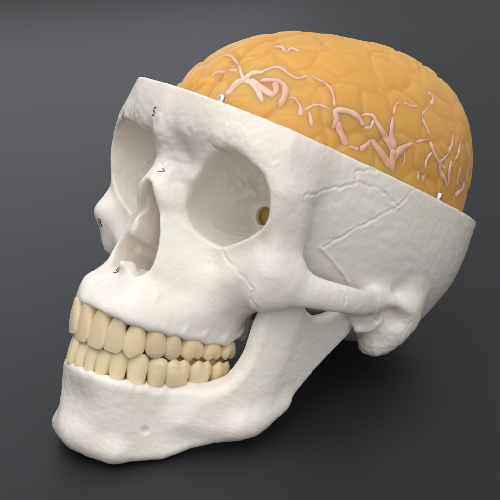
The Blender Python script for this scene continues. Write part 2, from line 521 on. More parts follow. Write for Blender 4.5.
def brain_material():
    m, nt, b = new_mat('brain_gel')
    L = nt.links.new
    tc = N(nt, 'ShaderNodeTexCoord')
    n1 = N(nt, 'ShaderNodeTexNoise', Scale=14.0, Detail=3.0)
    L(tc.outputs['Object'], n1.inputs['Vector'])
    mx = N(nt, 'ShaderNodeMix', data_type='RGBA')
    mx.inputs[6].default_value = (0.66, 0.30, 0.05, 1); mx.inputs[7].default_value = (0.76, 0.45, 0.12, 1)
    L(n1.outputs['Fac'], mx.inputs[0]); L(mx.outputs[2], b.inputs['Base Color'])
    n2 = N(nt, 'ShaderNodeTexNoise', Scale=420.0, Detail=3.0)
    L(tc.outputs['Object'], n2.inputs['Vector'])
    bp = N(nt, 'ShaderNodeBump', Strength=0.12, Distance=0.0008)
    L(n2.outputs['Fac'], bp.inputs['Height']); L(bp.outputs[0], b.inputs['Normal'])
    b.inputs['Roughness'].default_value = 0.40
    b.inputs['Subsurface Weight'].default_value = 1.0
    b.inputs['Subsurface Radius'].default_value = (1.0, 0.6, 0.2)
    b.inputs['Subsurface Scale'].default_value = 0.016
    b.inputs['IOR'].default_value = 1.4
    b.inputs['Sheen Weight'].default_value = 0.12
    b.inputs['Sheen Tint'].default_value = (1.0, 0.8, 0.5, 1)
    return m
M_BRAIN = brain_material()

def vessel_material():
    m, nt, b = new_mat('vessel_paint')
    L = nt.links.new
    tc = N(nt, 'ShaderNodeTexCoord')
    n1 = N(nt, 'ShaderNodeTexNoise', Scale=45.0, Detail=4.0)
    L(tc.outputs['Object'], n1.inputs['Vector'])
    cr = N(nt, 'ShaderNodeValToRGB')
    e = cr.color_ramp.elements
    e[0].position = 0.30; e[0].color = (0.84, 0.44, 0.25, 1)
    e[1].position = 0.72; e[1].color = (0.93, 0.68, 0.52, 1)
    k = e.new(0.5); k.color = (0.89, 0.45, 0.35, 1)
    L(n1.outputs['Fac'], cr.inputs[0]); L(cr.outputs[0], b.inputs['Base Color'])
    b.inputs['Roughness'].default_value = 0.45
    b.inputs['Subsurface Weight'].default_value = 0.5
    b.inputs['Subsurface Radius'].default_value = (1.0, 0.5, 0.3)
    b.inputs['Subsurface Scale'].default_value = 0.003
    return m
M_VESSEL = vessel_material()

def plain(name, col, rough, metal=0.0, trans=0.0):
    m, nt, b = new_mat(name)
    tc = N(nt, 'ShaderNodeTexCoord'); n1 = N(nt, 'ShaderNodeTexNoise', Scale=300.0, Detail=2.0)
    nt.links.new(tc.outputs['Object'], n1.inputs['Vector'])
    rr = N(nt, 'ShaderNodeMapRange'); rr.inputs[3].default_value = rough * 0.85; rr.inputs[4].default_value = rough * 1.15
    nt.links.new(n1.outputs['Fac'], rr.inputs[0]); nt.links.new(rr.outputs[0], b.inputs['Roughness'])
    b.inputs['Base Color'].default_value = (*col, 1)
    b.inputs['Metallic'].default_value = metal
    b.inputs['Transmission Weight'].default_value = trans
    return m
M_INK = plain('black_ink', (0.05, 0.05, 0.055), 0.5)
M_PIN = plain('pin_metal', (0.78, 0.77, 0.75), 0.22, 0.85, 0.0)

def table_material():
    m, nt, b = new_mat('black_tabletop')
    L = nt.links.new
    tc = N(nt, 'ShaderNodeTexCoord')
    n1 = N(nt, 'ShaderNodeTexNoise', Scale=5.0, Detail=4.0)
    n2 = N(nt, 'ShaderNodeTexNoise', Scale=700.0, Detail=3.0)
    L(tc.outputs['Object'], n1.inputs['Vector']); L(tc.outputs['Object'], n2.inputs['Vector'])
    mx = N(nt, 'ShaderNodeMix', data_type='RGBA')
    mx.inputs[6].default_value = (0.012, 0.0125, 0.015, 1); mx.inputs[7].default_value = (0.020, 0.021, 0.025, 1)
    L(n2.outputs['Fac'], mx.inputs[0]); L(mx.outputs[2], b.inputs['Base Color'])
    rr = N(nt, 'ShaderNodeMapRange'); rr.inputs[3].default_value = 0.47; rr.inputs[4].default_value = 0.51
    L(n1.outputs['Fac'], rr.inputs[0]); L(rr.outputs[0], b.inputs['Roughness'])
    b.inputs['Specular IOR Level'].default_value = 0.34
    bp = N(nt, 'ShaderNodeBump', Strength=0.10, Distance=0.0005)
    L(n2.outputs['Fac'], bp.inputs['Height']); L(bp.outputs[0], b.inputs['Normal'])
    return m
M_TABLE = table_material()

# =====================================================================
#  placing: skull frame -> world, table at z = 0
# =====================================================================
TILT = math.radians(27.5)
nrm = Vector((0, -math.sin(TILT), math.cos(TILT)))          # table's up in the skull frame
CAM_P = Vector((305.764, -359.288, -0.730))
CAM_R = Vector((0.704303, 0.635280, 0.316821)); CAM_D = Vector((0.229298, 0.218790, -0.948448)); CAM_F = Vector((-0.671848, 0.740642, 0.008426))
ex = Vector((1, 0, 0)); ey = nrm.cross(ex).normalized()
ROT = Matrix((ex, ey, nrm))                                   # rows: world axes in the skull frame
BASE_H = None

root = bpy.data.objects.new('skull_model', None); COL.objects.link(root)
root['label'] = 'white plastic anatomical skull with its skullcap sawn off, resting on the black tabletop'
root['category'] = 'skull model'

half = VOX
def build(fn, lo, hi, name, mat, parent, vox=VOX):
    F, l, n = eval_field(fn, lo, hi, vox)
    v, q = surface_nets(F, l, vox)
    v = smooth_verts(v, q, 2, 0.5)
    v, q = keep_big(v, q)
    print(name, len(v), round(time.time() - T0, 1))
    return v, q

cv, cq = build(cranium_fn, (-72, -108, -46), (72, 96, 64), 'cranium', M_BONE, root)
mv, mq = build(mandible_fn, (-66, -106, -106), (66, 12, 6), 'mandible', M_BONE, root)
SUTURES = {
    'coronal': [(54.5, -64.3, 28.6), (52.3, -55.2, 32.8), (53.7, -48.1, 36.7), (56.4, -39.5, 41.3), (58.3, -33.3, 42.6), (60.7, -24.3, 43.0), (62.4, -17.0, 41.0), (63.1, -13.4, 39.8)],
    'cor2': [(56.4, -39.5, 41.3), (56.4, -39.1, 47.0), (59.5, -31, 50)],
    'squam': [(64.3, -1, 52), (64.0, -6.4, 48.6), (63.2, -12.9, 40.0), (61.5, -20.3, 34.2), (59.5, -26.8, 28.2), (56.4, -33.5, 20.6), (52.8, -38.7, 13.8)],
    'zm': [(28.5, -70.8, -2.0), (32.6, -70.4, -4.3), (38.0, -69.7, -4.9), (40.2, -69.7, -7.2), (46.5, -69.4, -10.5), (48.3, -68.1, -12.2), (48.5, -65.6, -15.3), (48.7, -60.5, -18.4)],
    'zt': [(62.5, -34.5, 3), (63.6, -32.7, -1.0), (64.5, -30.8, -2.9), (64.8, -27.5, -6.9)],
    'fz': [(50.8, -74.5, 26.3), (51.7, -73.1, 30.1), (53.2, -66.9, 31.7)],
    'nas': [(2.0, -90.0, 23.7), (4.6, -88.8, 27.1), (7.5, -86.7, 26.9), (9.4, -85.9, 28.8)],
    'inf': [(21.3, -76.4, -3.8), (23.8, -74.3, -4.8), (26.5, -72.1, -5.0), (27.9, -71.1, -2.7)],
}
RIDGES = {
    'seam': [(52.4, -38.9, 12.8), (54.2, -25.3, 7.1), (56, -17, 3)],
    'temp': [(53.9, -67.1, 29.4), (51.5, -70.7, 34.4), (49.4, -73.8, 40.4), (48.3, -72.9, 48.6)],
}

def poly_dist(P, pts):
    d = np.full(len(P), 1e9)
    for a, b in zip(pts[:-1], pts[1:]):
        e = b - a; w = P - a
        t = np.clip(w @ e / (e @ e + 1e-9), 0, 1)
        d = np.minimum(d, np.linalg.norm(w - t[:, None] * e, axis=1))
    return d

def noise_at(P, scale, off=0.0, aniso=(1, 1, 1)):
    Q = P * np.array(aniso) * scale + off
    nz = noise.noise
    return np.array([nz(q) for q in Q.tolist()])

def relief(v, q, kind):
    n = normals_of(v, q)
    disp = 0.09 * noise_at(v, 0.25) + 0.10 * noise_at(v, 0.085, 5.0)
    ax = np.abs(v[:, 0])
    if kind == 'cranium':
        for nm, pts in SUTURES.items():
            p = spl(pts, 6)
            p = spl(pts, 10)
            k = 0.6 if nm in ('fz', 'nas', 'inf') else 1.0
            wob = np.array([[1.5 * noise.noise(Vector(a) * 0.22 + Vector((c * 9.1, 0, 0))) + 0.8 * noise.noise(Vector(a) * 0.7 + Vector((c * 5.7, 0, 0))) for c in range(3)] for a in p.tolist()])
            p = p + wob * k
            lo_, hi_ = p.min(0) - 4, p.max(0) + 4
            m = np.nonzero(((v > lo_) & (v < hi_)).all(1))[0]
            flat_ = np.array([0, 1, 1]) if nm in ('coronal', 'cor2', 'squam') else np.array([1, 0, 1]) if nm in ('zm', 'inf', 'nas') else np.array([1, 1, 1])
            dd = poly_dist(v[m] * flat_, p * flat_)
            k = k * (0.75 + 0.9 * noise_at(v[m], 0.12, 4.0))
            disp[m] += k * (-0.42 * np.exp(-(dd / 0.38) ** 2) + 0.12 * np.exp(-((dd - 1.2) / 0.7) ** 2))
        for nm, pts in RIDGES.items():
            p = spl(pts, 6)
            lo_, hi_ = p.min(0) - 7, p.max(0) + 7
            m = np.nonzero(((v > lo_) & (v < hi_)).all(1))[0]
            flat_ = np.array([0, 1, 1]) if nm == 'seam' else np.array([1, 1, 1])
            dd = poly_dist(v[m] * flat_, p * flat_)
            disp[m] += 0.5 * np.exp(-(dd / 0.55) ** 2) if nm == 'seam' else 0.5 * np.exp(-(dd / 2.2) ** 2)
        # roots of the upper teeth show as low upright swellings
        for i, (kind_, nk, ed, w, dp) in enumerate(UP):
            for sx in (1, -1):
                a = np.array(nk) * [sx, 1, 1] + [0, 1.5, 1]; b = a + np.array([-sx * 1.2, 5, 15 if kind_ == 'canine' else 11])
                m = np.nonzero((np.abs(v - (a + b) / 2) < 14).all(1))[0]
                w_ = v[m] - a; e = b - a
                t = w_ @ e / (e @ e)
                dd = np.linalg.norm((w_ - t[:, None] * e)[:, :2], axis=1)
                disp[m] += (1.5 if kind_ == 'canine' else 1.15) * np.exp(-(dd / 2.1) ** 4) * np.clip((1.05 - t) / 0.6, 0, 1) * np.clip((t + 0.02) / 0.3, 0, 1)
        # rough muscle marks on the mastoid, grain of the temple
        m = np.nonzero((ax > 44) & (v[:, 1] > 6) & (v[:, 1] < 46) & (v[:, 2] < 2))[0]
        disp[m] += np.clip((2 - v[m, 2]) / 5, 0, 1) * (0.6 * noise_at(v[m], 0.16, 2.0, (1, 1, 0.55)) + 0.25 * noise_at(v[m], 0.5, 2.0))
        m = np.nonzero((ax > 40) & (v[:, 1] > -50) & (v[:, 2] > 0))[0]
        disp[m] += 0.16 * noise_at(v[m], 0.30, 9.0, (1, 0.45, 1.1))
        m = np.nonzero((v[:, 1] < -55) & (v[:, 2] > -30))[0]
        disp[m] += 0.05 * noise_at(v[m], 0.75, 4.0)
        # thin wrinkled plates inside the orbits, stippled brow
        m = np.nonzero((ax > 9) & (ax < 47) & (v[:, 2] > 0) & (v[:, 2] < 36) & (v[:, 1] > -74) & (v[:, 1] < -34) & (np.hypot(ax - 20, v[:, 2] - 18.5) > 7))[0]
        w_ = np.clip((v[m, 1] + 72) / 12, 0, 1) * np.clip((ax[m] - 9) / 5, 0, 1) * np.clip((43 - ax[m]) / 8, 0, 1) * np.clip((v[m, 2] - 5) / 8, 0, 1) * np.clip((36 - v[m, 2]) / 6, 0, 1) * np.clip((np.hypot(ax[m] - 20, v[m, 2] - 18.5) - 7) / 4, 0, 1)
        disp[m] += 1.4 * w_ * (2.2 * np.clip(1 - 2.2 * np.abs(noise_at(v[m], 0.10, 3.0, (1, 0.5, 1.2))), 0, 1) ** 3 + 0.9 * np.clip(1 - 3 * np.abs(noise_at(v[m], 0.22, 6.0, (1, 0.5, 1))), 0, 1) ** 2 - 0.6)
        m = np.nonzero((ax < 50) & (v[:, 1] < -60) & (v[:, 2] > 26) & (v[:, 2] < 50))[0]
        w_ = np.clip((v[m, 2] - 26) / 6, 0, 1) * np.clip((50 - v[m, 2]) / 8, 0, 1)
        disp[m] += w_ * 0.22 * noise_at(v[m], 0.45, 1.0)
        m = np.nonzero((ax < 14) & (v[:, 1] < -78) & (v[:, 2] > 16) & (v[:, 2] < 34))[0]
        disp[m] += 0.35 * noise_at(v[m], 0.30, 8.0)
    else:
        disp += 0.08 * noise_at(v, 0.5, 2.0, (0.6, 0.5, 1.6))
        for i, (kind_, nk, ed, w, dp) in enumerate(LO[:6]):
            for sx in (1, -1):
                a = np.array(nk) * [sx, 1, 1] + [0, 1, 0]
                m = np.nonzero((np.abs(v - a - [0, 0, -6]) < [7, 7, 9]).all(1))[0]
                dd = np.linalg.norm((v[m] - a)[:, :2] , axis=1)
                disp[m] += 0.35 * np.exp(-(dd / 2.6) ** 4) * np.clip((v[m, 2] - a[2] + 12) / 10, 0, 1)
    return v + n * disp[:, None]
cv = relief(cv, cq, 'cranium')
mv = relief(mv, mq, 'mandible')
print('relief', round(time.time() - T0, 1))
cran = link_mesh('cranium', cv, cq, M_BONE, root)
mand = link_mesh('mandible', mv, mq, M_BONE, root)

h = min(float((cv @ np.array(nrm)).min()), float((mv @ np.array(nrm)).min()))
print('lowest cranium', (cv @ np.array(nrm)).min(), 'mandible', (mv @ np.array(nrm)).min())
low_c = cv[(cv @ np.array(nrm)).argmin()]; low_m = mv[(mv @ np.array(nrm)).argmin()]
print(low_c, low_m)
OFF = Vector((0, 0, -h * MM))
root.matrix_world = Matrix.Translation(OFF) @ ROT.to_4x4()
def to_world(p):
    return ROT @ (Vector(p) * MM) + OFF


# ---------------------------------------------------------------------
#  teeth: closed crowns, each a mesh of its own
# ---------------------------------------------------------------------
def tooth_mesh(kind, w, dpt, h, seed, lower=False):
    """local frame: x along the arch, y outwards, z from the neck to the biting edge (mm)"""
    rs = np.random.RandomState(seed)
    nu = 44
    th = np.linspace(0, 2 * np.pi, nu, endpoint=False)
    ct, st = np.cos(th), np.sin(th)
    ex = {'incisor': 2.5, 'canine': 2.2, 'premolar': 2.3, 'molar': 2.9}[kind]
    rad = (np.abs(ct) ** ex + np.abs(st) ** ex) ** (-1 / ex)
    ux, uy = ct * rad, st * rad
    def top(x, y):                       # how far the biting surface dips below the tip, unit square
        if kind == 'incisor':
            return 0.03 * x * x + 0.05 * np.clip(np.abs(x) - 0.72, 0, 1) * 6 * np.abs(x)
        if kind == 'canine':
            return 0.15 * np.abs(x) ** 1.3 + 0.10 * np.clip(-y, 0, 1)
        if kind == 'premolar':
            return 0.14 * np.abs(x) ** 1.5 + 0.22 * np.exp(-(y / 0.35) ** 2) * (1 - 0.4 * x * x) + 0.05 * np.clip(-y, 0, 1)
        c = 0.5 + 0.5 * np.cos(2 * np.pi * (x - 0.06) * 0.98)       # groove in the middle of the cheek side
        return 0.15 * c * (1 - 0.25 * np.abs(y)) + 0.16 * np.exp(-(y / 0.4) ** 2) + 0.10 * np.abs(x) ** 4
    V = []
    levels = np.concatenate([[-0.2, -0.1], np.linspace(0, 1, 16)])
    for v in levels:
        vc = max(v, 0)
        if kind in ('incisor', 'canine'):
            fw = np.interp(vc, [0, 0.15, 0.5, 0.8, 0.93, 1], [0.62, 0.73, 0.93, 1.0, 0.99, 0.90] if kind == 'incisor' else [0.60, 0.74, 0.97, 1.0, 0.88, 0.68])
            fd = np.interp(vc, [0, 0.15, 0.4, 0.8, 1], [0.92, 1.0, 0.86, 0.46, 0.24] if kind == 'incisor' else [0.92, 1.0, 0.95, 0.6, 0.34])
        else:
            fw = np.interp(vc, [0, 0.2, 0.6, 0.85, 1], [0.68, 0.82, 1.0, 0.99, 0.84])
            fd = np.interp(vc, [0, 0.2, 0.45, 0.8, 1], [0.86, 0.96, 1.0, 0.90, 0.66])
        if lower:
            fw = fw ** 0.6
        if v < 0:
            fw *= 1 + 0.35 * v; fd *= 1 + 0.25 * v
        x = ux * w / 2 * fw
        y = uy * dpt / 2 * fd
        if kind in ('incisor', 'canine'):
            y = y + dpt * (1 - fd) * 0.30 - dpt * 0.10 * vc ** 2
        # groove between the cusps runs down the cheek side of molars
        if kind == 'molar':
            y = y - dpt * 0.05 * np.exp(-((ux - 0.06) / 0.16) ** 2) * np.clip(uy, 0, 1) * np.clip((vc - 0.3) / 0.5, 0, 1)
        if kind == 'incisor':
            y = y + dpt * 0.012 * np.cos(ux * 7) * np.clip(uy, 0, 1) * np.clip((vc - 0.35) / 0.4, 0, 1)
        neck = -0.11 * h * (1 - np.minimum(np.abs(ux), 1) ** 2) * np.clip(1 - vc * 1.6, 0, 1) * (uy > -2)
        z = h * v - h * top(ux, uy) * np.clip(vc, 0, 1) ** 2.2 + neck
        if v < 0:
            y = y + dpt * 1.1 * v
        V.append(np.stack([x, y, z], 1))
    last = V[-1]
    c0 = last.mean(0)
    for r in (0.92, 0.8, 0.6, 0.38, 0.16):
        p = last * r + c0 * (1 - r)
        lift = 0.045 * h * (1 - r) ** 0.5 * (1 if kind in ('incisor', 'canine') else 0.4)
        px, py = ux * r, uy * r
        p[:, 2] = h - h * top(px, py) + lift * 0.6
        if r == 0.92:
            p[:, 2] = 0.5 * p[:, 2] + 0.5 * last[:, 2] + 0.02 * h
        V.append(p)
    n = len(V)
    v = np.vstack(V + [V[-1].mean(0)[None], V[0].mean(0)[None]])
    i = np.arange(nu); j = (i + 1) % nu
    q = [np.stack([a * nu + i, a * nu + j, (a + 1) * nu + j, (a + 1) * nu + i], 1) for a in range(n - 1)]
    q = np.vstack(q)
    tri_t = np.stack([(n - 1) * nu + i, (n - 1) * nu + j, np.full(nu, n * nu), np.full(nu, n * nu)], 1)
    tri_b = np.stack([j, i, np.full(nu, n * nu + 1), np.full(nu, n * nu + 1)], 1)
    return v, q, np.vstack([tri_t, tri_b])[:, :3]

def add_tooth(name, kind, neck, edge, side, w, dpt, parent, seed, hook=None):
    """neck/edge: middle of the outer face at the gum and at the biting edge; side: arch direction"""
    neck = np.array(neck, float); edge = np.array(edge, float)
    Z = edge - neck; h = np.linalg.norm(Z); Z /= h
    Xd = np.array(side, float); Xd -= Z * (Xd @ Z); Xd /= np.linalg.norm(Xd)
    Y = np.cross(Z, Xd)
    c = np.array([0, -50, neck[2]])
    if Y @ (neck - c) < 0:
        Y = -Y
    v, q, t = tooth_mesh(kind, w, dpt, h, seed, edge[2] > neck[2])
    M = np.stack([Xd, Y, Z])
    v = v @ M + (neck - Y * dpt * 0.46)
    me = bpy.data.meshes.new(name)
    faces = [tuple(f) for f in q.tolist()] + [tuple(f) for f in t.tolist()]
    if np.linalg.det(M) < 0:
        faces = [f[::-1] for f in faces]
    me.from_pydata((v * MM).tolist(), [], faces)
    me.polygons.foreach_set('use_smooth', [True] * len(faces))
    me.materials.append(M_TOOTH)
    o = bpy.data.objects.new(name, me); COL.objects.link(o); o.parent = parent
    return o

def add_teeth():
    for tab, par in ((UP, cran), (LO, mand)):
        for sx in (1, -1):
            sh = [0, 0, 0, 0, 0, 0, 0, 0] if sx > 0 else [-1.2, -3.6, -4.2, -3.2, -1.5, 0, 0, 0]
            P = np.array([t[1] for t in tab], float) * [sx, 1, 1]
            P[:, 1] += sh
            for i, (kind, nk, ed, w, dp) in enumerate(tab):
                a = P[max(i - 1, 0)] if i > 0 else P[0] * [-1, 1, 1]
                b = P[min(i + 1, len(P) - 1)]
                rj = np.random.RandomState(i * 7 + (sx > 0) * 91 + (par is cran) * 37)
                jit = rj.uniform(-1, 1, 6)
                fl = [0, -0.9 if (par is cran and i < 3) else 0, 0]
                add_tooth(kind, kind, np.array(nk) * [sx, 1, 1] + [0, sh[i], 0], np.array(ed) * [sx, 1, 1] + [0.45 * jit[0], sh[i] + 0.4 * jit[1], 0.45 * jit[2]] + np.array(fl), b - a + 0.10 * np.linalg.norm(b - a) * np.array([jit[3], jit[4], 0.6 * jit[5]]), w * (1.12 if par is cran else 1.08), dp, par, i)
add_teeth()

# ---------------------------------------------------------------------
#  brain: soft translucent gel with shallow folds, and raised vessels
# ---------------------------------------------------------------------
BR_C = np.array([0, 4.8, 52.5]); BR_R = np.array([59.6, 82.1, 60.1]); BR_N = 2.33
def rotx(a):
    c, s_ = math.cos(a), math.sin(a); return np.array([[1, 0, 0], [0, c, -s_], [0, s_, c]])
def rotzm(a):
    c, s_ = math.cos(a), math.sin(a); return np.array([[c, -s_, 0], [s_, c, 0], [0, 0, 1]])
BR_M = rotzm(-0.04) @ rotx(0.27)
def brain_verts(D):
    """unit directions (brain frame) -> points in the skull frame"""
    r = (np.abs(D / BR_R) ** BR_N).sum(1) ** (-1 / BR_N)
    q = D * r[:, None]
    disp = np.empty(len(q))
    for i, p in enumerate(q.tolist()):
        v = Vector(p)
        w = noise.noise_vector(v * 0.055) * 5.5 + noise.noise_vector(v * 0.14) * 1.6
        dd, _ = noise.voronoi((v + w) * 0.062)
        dd2, _ = noise.voronoi((v + w + Vector((31, 7, 3))) * 0.115)
        e1 = dd[1] - dd[0]; e2 = dd2[1] - dd2[0]
        k1 = 0.55 + 0.9 * noise.noise(v * 0.028 + Vector((2, 9, 4)))
        s1 = math.exp(-(e1 / 0.11) ** 2) * min(max(k1, 0.12), 1)
        s2 = math.exp(-(e2 / 0.10) ** 2) * min(max(0.2 + noise.noise(v * 0.04), 0), 1)
        disp[i] = -1.0 * s1 - 0.5 * s2 + 1.5 * min(e1, 0.40) ** 0.8 * (0.7 + 0.8 * noise.noise(v * 0.03 + Vector((5, 1, 8)))) + 1.1 * noise.noise(v * 0.035) - 0.2
    fiss = np.exp(-(q[:, 0] / 2.6) ** 2) * (q[:, 2] > 0)
    disp -= 2.6 * fiss
    q = q * (1 + disp / np.linalg.norm(q, axis=1))[:, None]
    p = q @ BR_M.T + BR_C
    cut = 55.3 - 0.08 * p[:, 0]
    dz = np.clip(cut - p[:, 2], 0, None)
    k = 1 - 0.16 * np.clip(dz / 14, 0, 1)
    p[:, 0] *= k; p[:, 1] = 5 + (p[:, 1] - 5) * (1 - 0.10 * np.clip(dz / 14, 0, 1))
    fl = np.interp(p[:, 1], [-100, -46, -36, 0, 8, 80], [48, 47, 12, 11, 11, 10])
    low = cut - p[:, 2] > 0
    p[low, 2] = np.maximum(p[low, 2], np.minimum(fl, cut - 1)[low])
    return p
nu_, nv_ = 420, 260
uu = np.linspace(0, 2 * np.pi, nu_, endpoint=False); vv = np.linspace(0, np.pi, nv_)
Dg = np.stack([np.sin(vv)[:, None] * np.cos(uu), np.sin(vv)[:, None] * np.sin(uu), np.cos(vv)[:, None] * np.ones(nu_)], -1)
# pole along y keeps the visible top even
Dg = Dg[..., [0, 2, 1]].reshape(-1, 3) * [1, 1, -1]
bv = brain_verts(Dg)
ii = np.arange(nu_); jj = (ii + 1) % nu_
bq = np.vstack([np.stack([a * nu_ + ii, a * nu_ + jj, (a + 1) * nu_ + jj, (a + 1) * nu_ + ii], 1) for a in range(nv_ - 1)])
Cn = np.cross(bv[bq[5000, 1]] - bv[bq[5000, 0]], bv[bq[5000, 3]] - bv[bq[5000, 0]])
if Cn @ (bv[bq[5000, 0]] - BR_C) < 0:
    bq = bq[:, ::-1]
brain = link_mesh('brain_model', bv, bq, M_BRAIN)
brain.matrix_world = root.matrix_world
brain['label'] = 'translucent orange gel brain with pale pink raised blood vessels, sitting inside the open skull'
brain['category'] = 'brain model'
BVH_B = BVHTree.FromPolygons([tuple(p) for p in bv.tolist()], bq.tolist())

VESSELS = [    # start radius, end radius, points (mm)
    (0.8, 0.9, [(-14.9, -64.9, 79.2), (-7.6, -66.4, 78.9), (-4.7, -64.4, 77.9), (5.3, -70.7, 74.0), (8.5, -71.8, 71.3), (11.4, -72.2, 68.9)]),
    (0.7, 1.0, [(-8.0, -72.5, 66.9), (-4.3, -69.9, 70.9), (2.6, -71.3, 72.1), (4.8, -71.1, 73.3)]),
    (1.5, 0.6, [(8.1, -75.1, 60.0), (8.5, -74.6, 63.3), (9.8, -73.2, 66.6), (11.4, -72.2, 68.9), (12.8, -70.1, 72.0), (15.7, -67.7, 74.9), (18.5, -62.9, 77.5), (22.7, -62.6, 77.6), (26.1, -61.9, 76.1), (28.7, -59.9, 75.4), (30.2, -58.5, 77.0), (31.1, -56.6, 79.1)]),
    (1.4, 1.2, [(11.4, -72.2, 68.9), (15.3, -70.0, 67.5), (21.1, -71.3, 64.8), (25.3, -70.7, 60.5)]),
    (2.0, 1.6, [(12.9, -70.6, 68.8), (17.0, -69.3, 67.5), (23.5, -69.4, 65.8), (27.9, -67.5, 64.9)]),
    (1.0, 1.4, [(16.7, -69.4, 69.6), (21.6, -67.4, 71.4), (24.7, -65.4, 72.1), (27.9, -64.3, 70.3), (29.8, -64.7, 66.6), (31.3, -67.2, 60.4)]),
    (1.6, 1.0, [(23.4, -66.3, 71.6), (25.1, -66.0, 68.5), (27.4, -67.7, 65.2)]),
    (0.6, 1.1, [(31.3, -64.8, 65.9), (33.4, -63.1, 66.7), (36.2, -61.6, 65.1), (37.5, -61.2, 62.5), (37.9, -60.9, 59.7)]),
    (0.7, 1.4, [(39.6, -59.1, 63.9), (41.2, -57.9, 60.3), (42.0, -56.5, 57.1)]),
    (0.9, 0.6, [(6.9, -57.1, 88.6), (9.8, -55.1, 88.8), (14.7, -56.7, 87.3), (13.8, -53.7, 88.9), (17.9, -52.2, 89.9), (20.5, -50.4, 89.9), (23.2, -49.9, 89.1)]),
    (1.4, 1.2, [(46.9, -49.7, 59.6), (46.1, -48.1, 63.9), (44.8, -49.5, 67.0), (47.0, -44.4, 69.1), (49.3, -40.0, 68.7), (50.7, -37.7, 67.6), (51.5, -36.7, 65.4)]),
    (1.5, 1.5, [(45.9, -48.0, 64.3), (48.4, -46.5, 60.5), (50.7, -41.8, 55.5)]),
    (1.5, 1.0, [(53.1, -36.3, 55.4), (53.6, -33.8, 58.9), (53.7, -31.4, 62.3)]),
    (0.7, 2.0, [(50.0, -35.1, 71.4), (51.3, -32.3, 71.2), (54.3, -28.2, 67.3), (55.7, -22.9, 64.0), (57.3, -19.4, 60.5)]),
    (1.1, 2.0, [(53.1, -32.3, 62.8), (55.0, -27.9, 59.6), (57.0, -22.9, 56.7), (58.0, -18.3, 54.3)]),
    (1.0, 2.2, [(52.5, -21.3, 76.0), (55.1, -22.8, 69.2), (56.3, -20.2, 64.5), (57.2, -18.3, 61.7)]),
    (1.1, 2.2, [(57.8, -8.2, 68.9), (57.9, -13.4, 65.1), (57.7, -16.0, 62.0), (57.9, -18.5, 57.7)]),
    (2.4, 1.7, [(56.9, -19.0, 62.3), (57.7, -19.4, 58.3), (58.2, -17.0, 52.9)]),
    (1.2, 1.0, [(58.4, 2.4, 73.8), (59.4, 5.2, 69.3), (60.2, 11.2, 66.2), (60.2, 19.9, 65.0)]),
    (1.0, 1.4, [(58.6, 20.7, 71.1), (60.2, 21.2, 64.5), (59.8, 25.5, 57.6)]),
    (1.0, 1.6, [(54.2, 33.5, 84.9), (54.8, 39.8, 79.7), (54.6, 44.5, 73.2), (54.7, 46.5, 65.4), (56.4, 42.1, 60.0), (57.3, 35.0, 56.8)]),
    (1.2, 0.9, [(57.9, 31.6, 70.4), (57.7, 33.9, 64.8), (57.8, 35.1, 59.8)]),
    (1.4, 0.9, [(59.5, -0.5, 58.9), (60.0, 0.5, 53.4)]),
    (1.4, 0.9, [(60.3, 3.9, 59.4), (60.0, 5.3, 53.8)]),
    (0.9, 1.3, [(47.4, 3.7, 94.8), (48.7, 6.4, 94.1), (50.5, 5.9, 91.4), (51.2, 3.7, 88.8)]),
    (0.7, 0.5, [(50.6, -16.7, 84.0), (52.3, -10.2, 83.7), (52.1, -5.2, 85.9)]),
    (0.5, 0.5, [(-22.6, -68.5, 70.4), (-34.7, -57.4, 74.9), (-19.3, -67.2, 73.0)]),
    (0.8, 0.5, [(51.3, -32.3, 71.2), (50.0, -36.3, 71.0), (49.8, -39.2, 68.7)]),
    (0.8, 0.5, [(57.8, -13.9, 64.9), (58.6, -11.4, 60.0), (58.6, -12.3, 56.2)]),
    (0.7, 0.9, [(31.1, -56.6, 79.1), (34.8, -54.4, 78.1), (38.1, -51.3, 77.1), (42.1, -49.9, 73.0), (44.7, -49.6, 67.4)]),
    (0.8, 0.6, [(37.7, -61.0, 61.7), (40.4, -55.8, 67.3), (44.4, -50.1, 66.4)]),
    (0.8, 1.0, [(51.5, -36.7, 65.4), (52.0, -33.4, 66.1), (51.4, -32.2, 70.8)]),
    (0.7, 1.0, [(50.7, -41.8, 55.5), (52.1, -38.8, 55.8), (53.1, -36.4, 55.8)]),
    (0.8, 0.9, [(57.8, -8.2, 68.9), (57.9, -2.5, 71.7), (58.4, 2.4, 73.8)]),
    (0.9, 1.1, [(60.2, 11.2, 66.2), (59.3, 16.1, 69.4), (57.9, 19.7, 75.9), (55.4, 21.5, 82.7)]),
    (0.8, 1.0, [(60.2, 19.9, 65.0), (58.7, 25.1, 71.0), (57.3, 28.1, 77.4), (54.7, 30.4, 84.0)]),
    (0.9, 1.0, [(59.4, 5.2, 69.3), (60.2, 1.8, 64.3), (60.3, 3.9, 59.4)]),
    (0.7, 0.9, [(51.2, 3.7, 88.8), (54.1, -3.2, 82.7), (55.6, -1.1, 78.2), (58.4, 2.4, 73.8)]),
    (0.7, 0.7, [(50.6, -16.7, 84.0), (51.5, -20.7, 80.0), (52.6, -21.3, 75.5)]),
    (0.9, 1.1, [(59.8, 25.5, 57.6), (60.3, 20.0, 60.4), (59.6, 15.2, 62.6), (60.2, 11.4, 65.8)]),
]
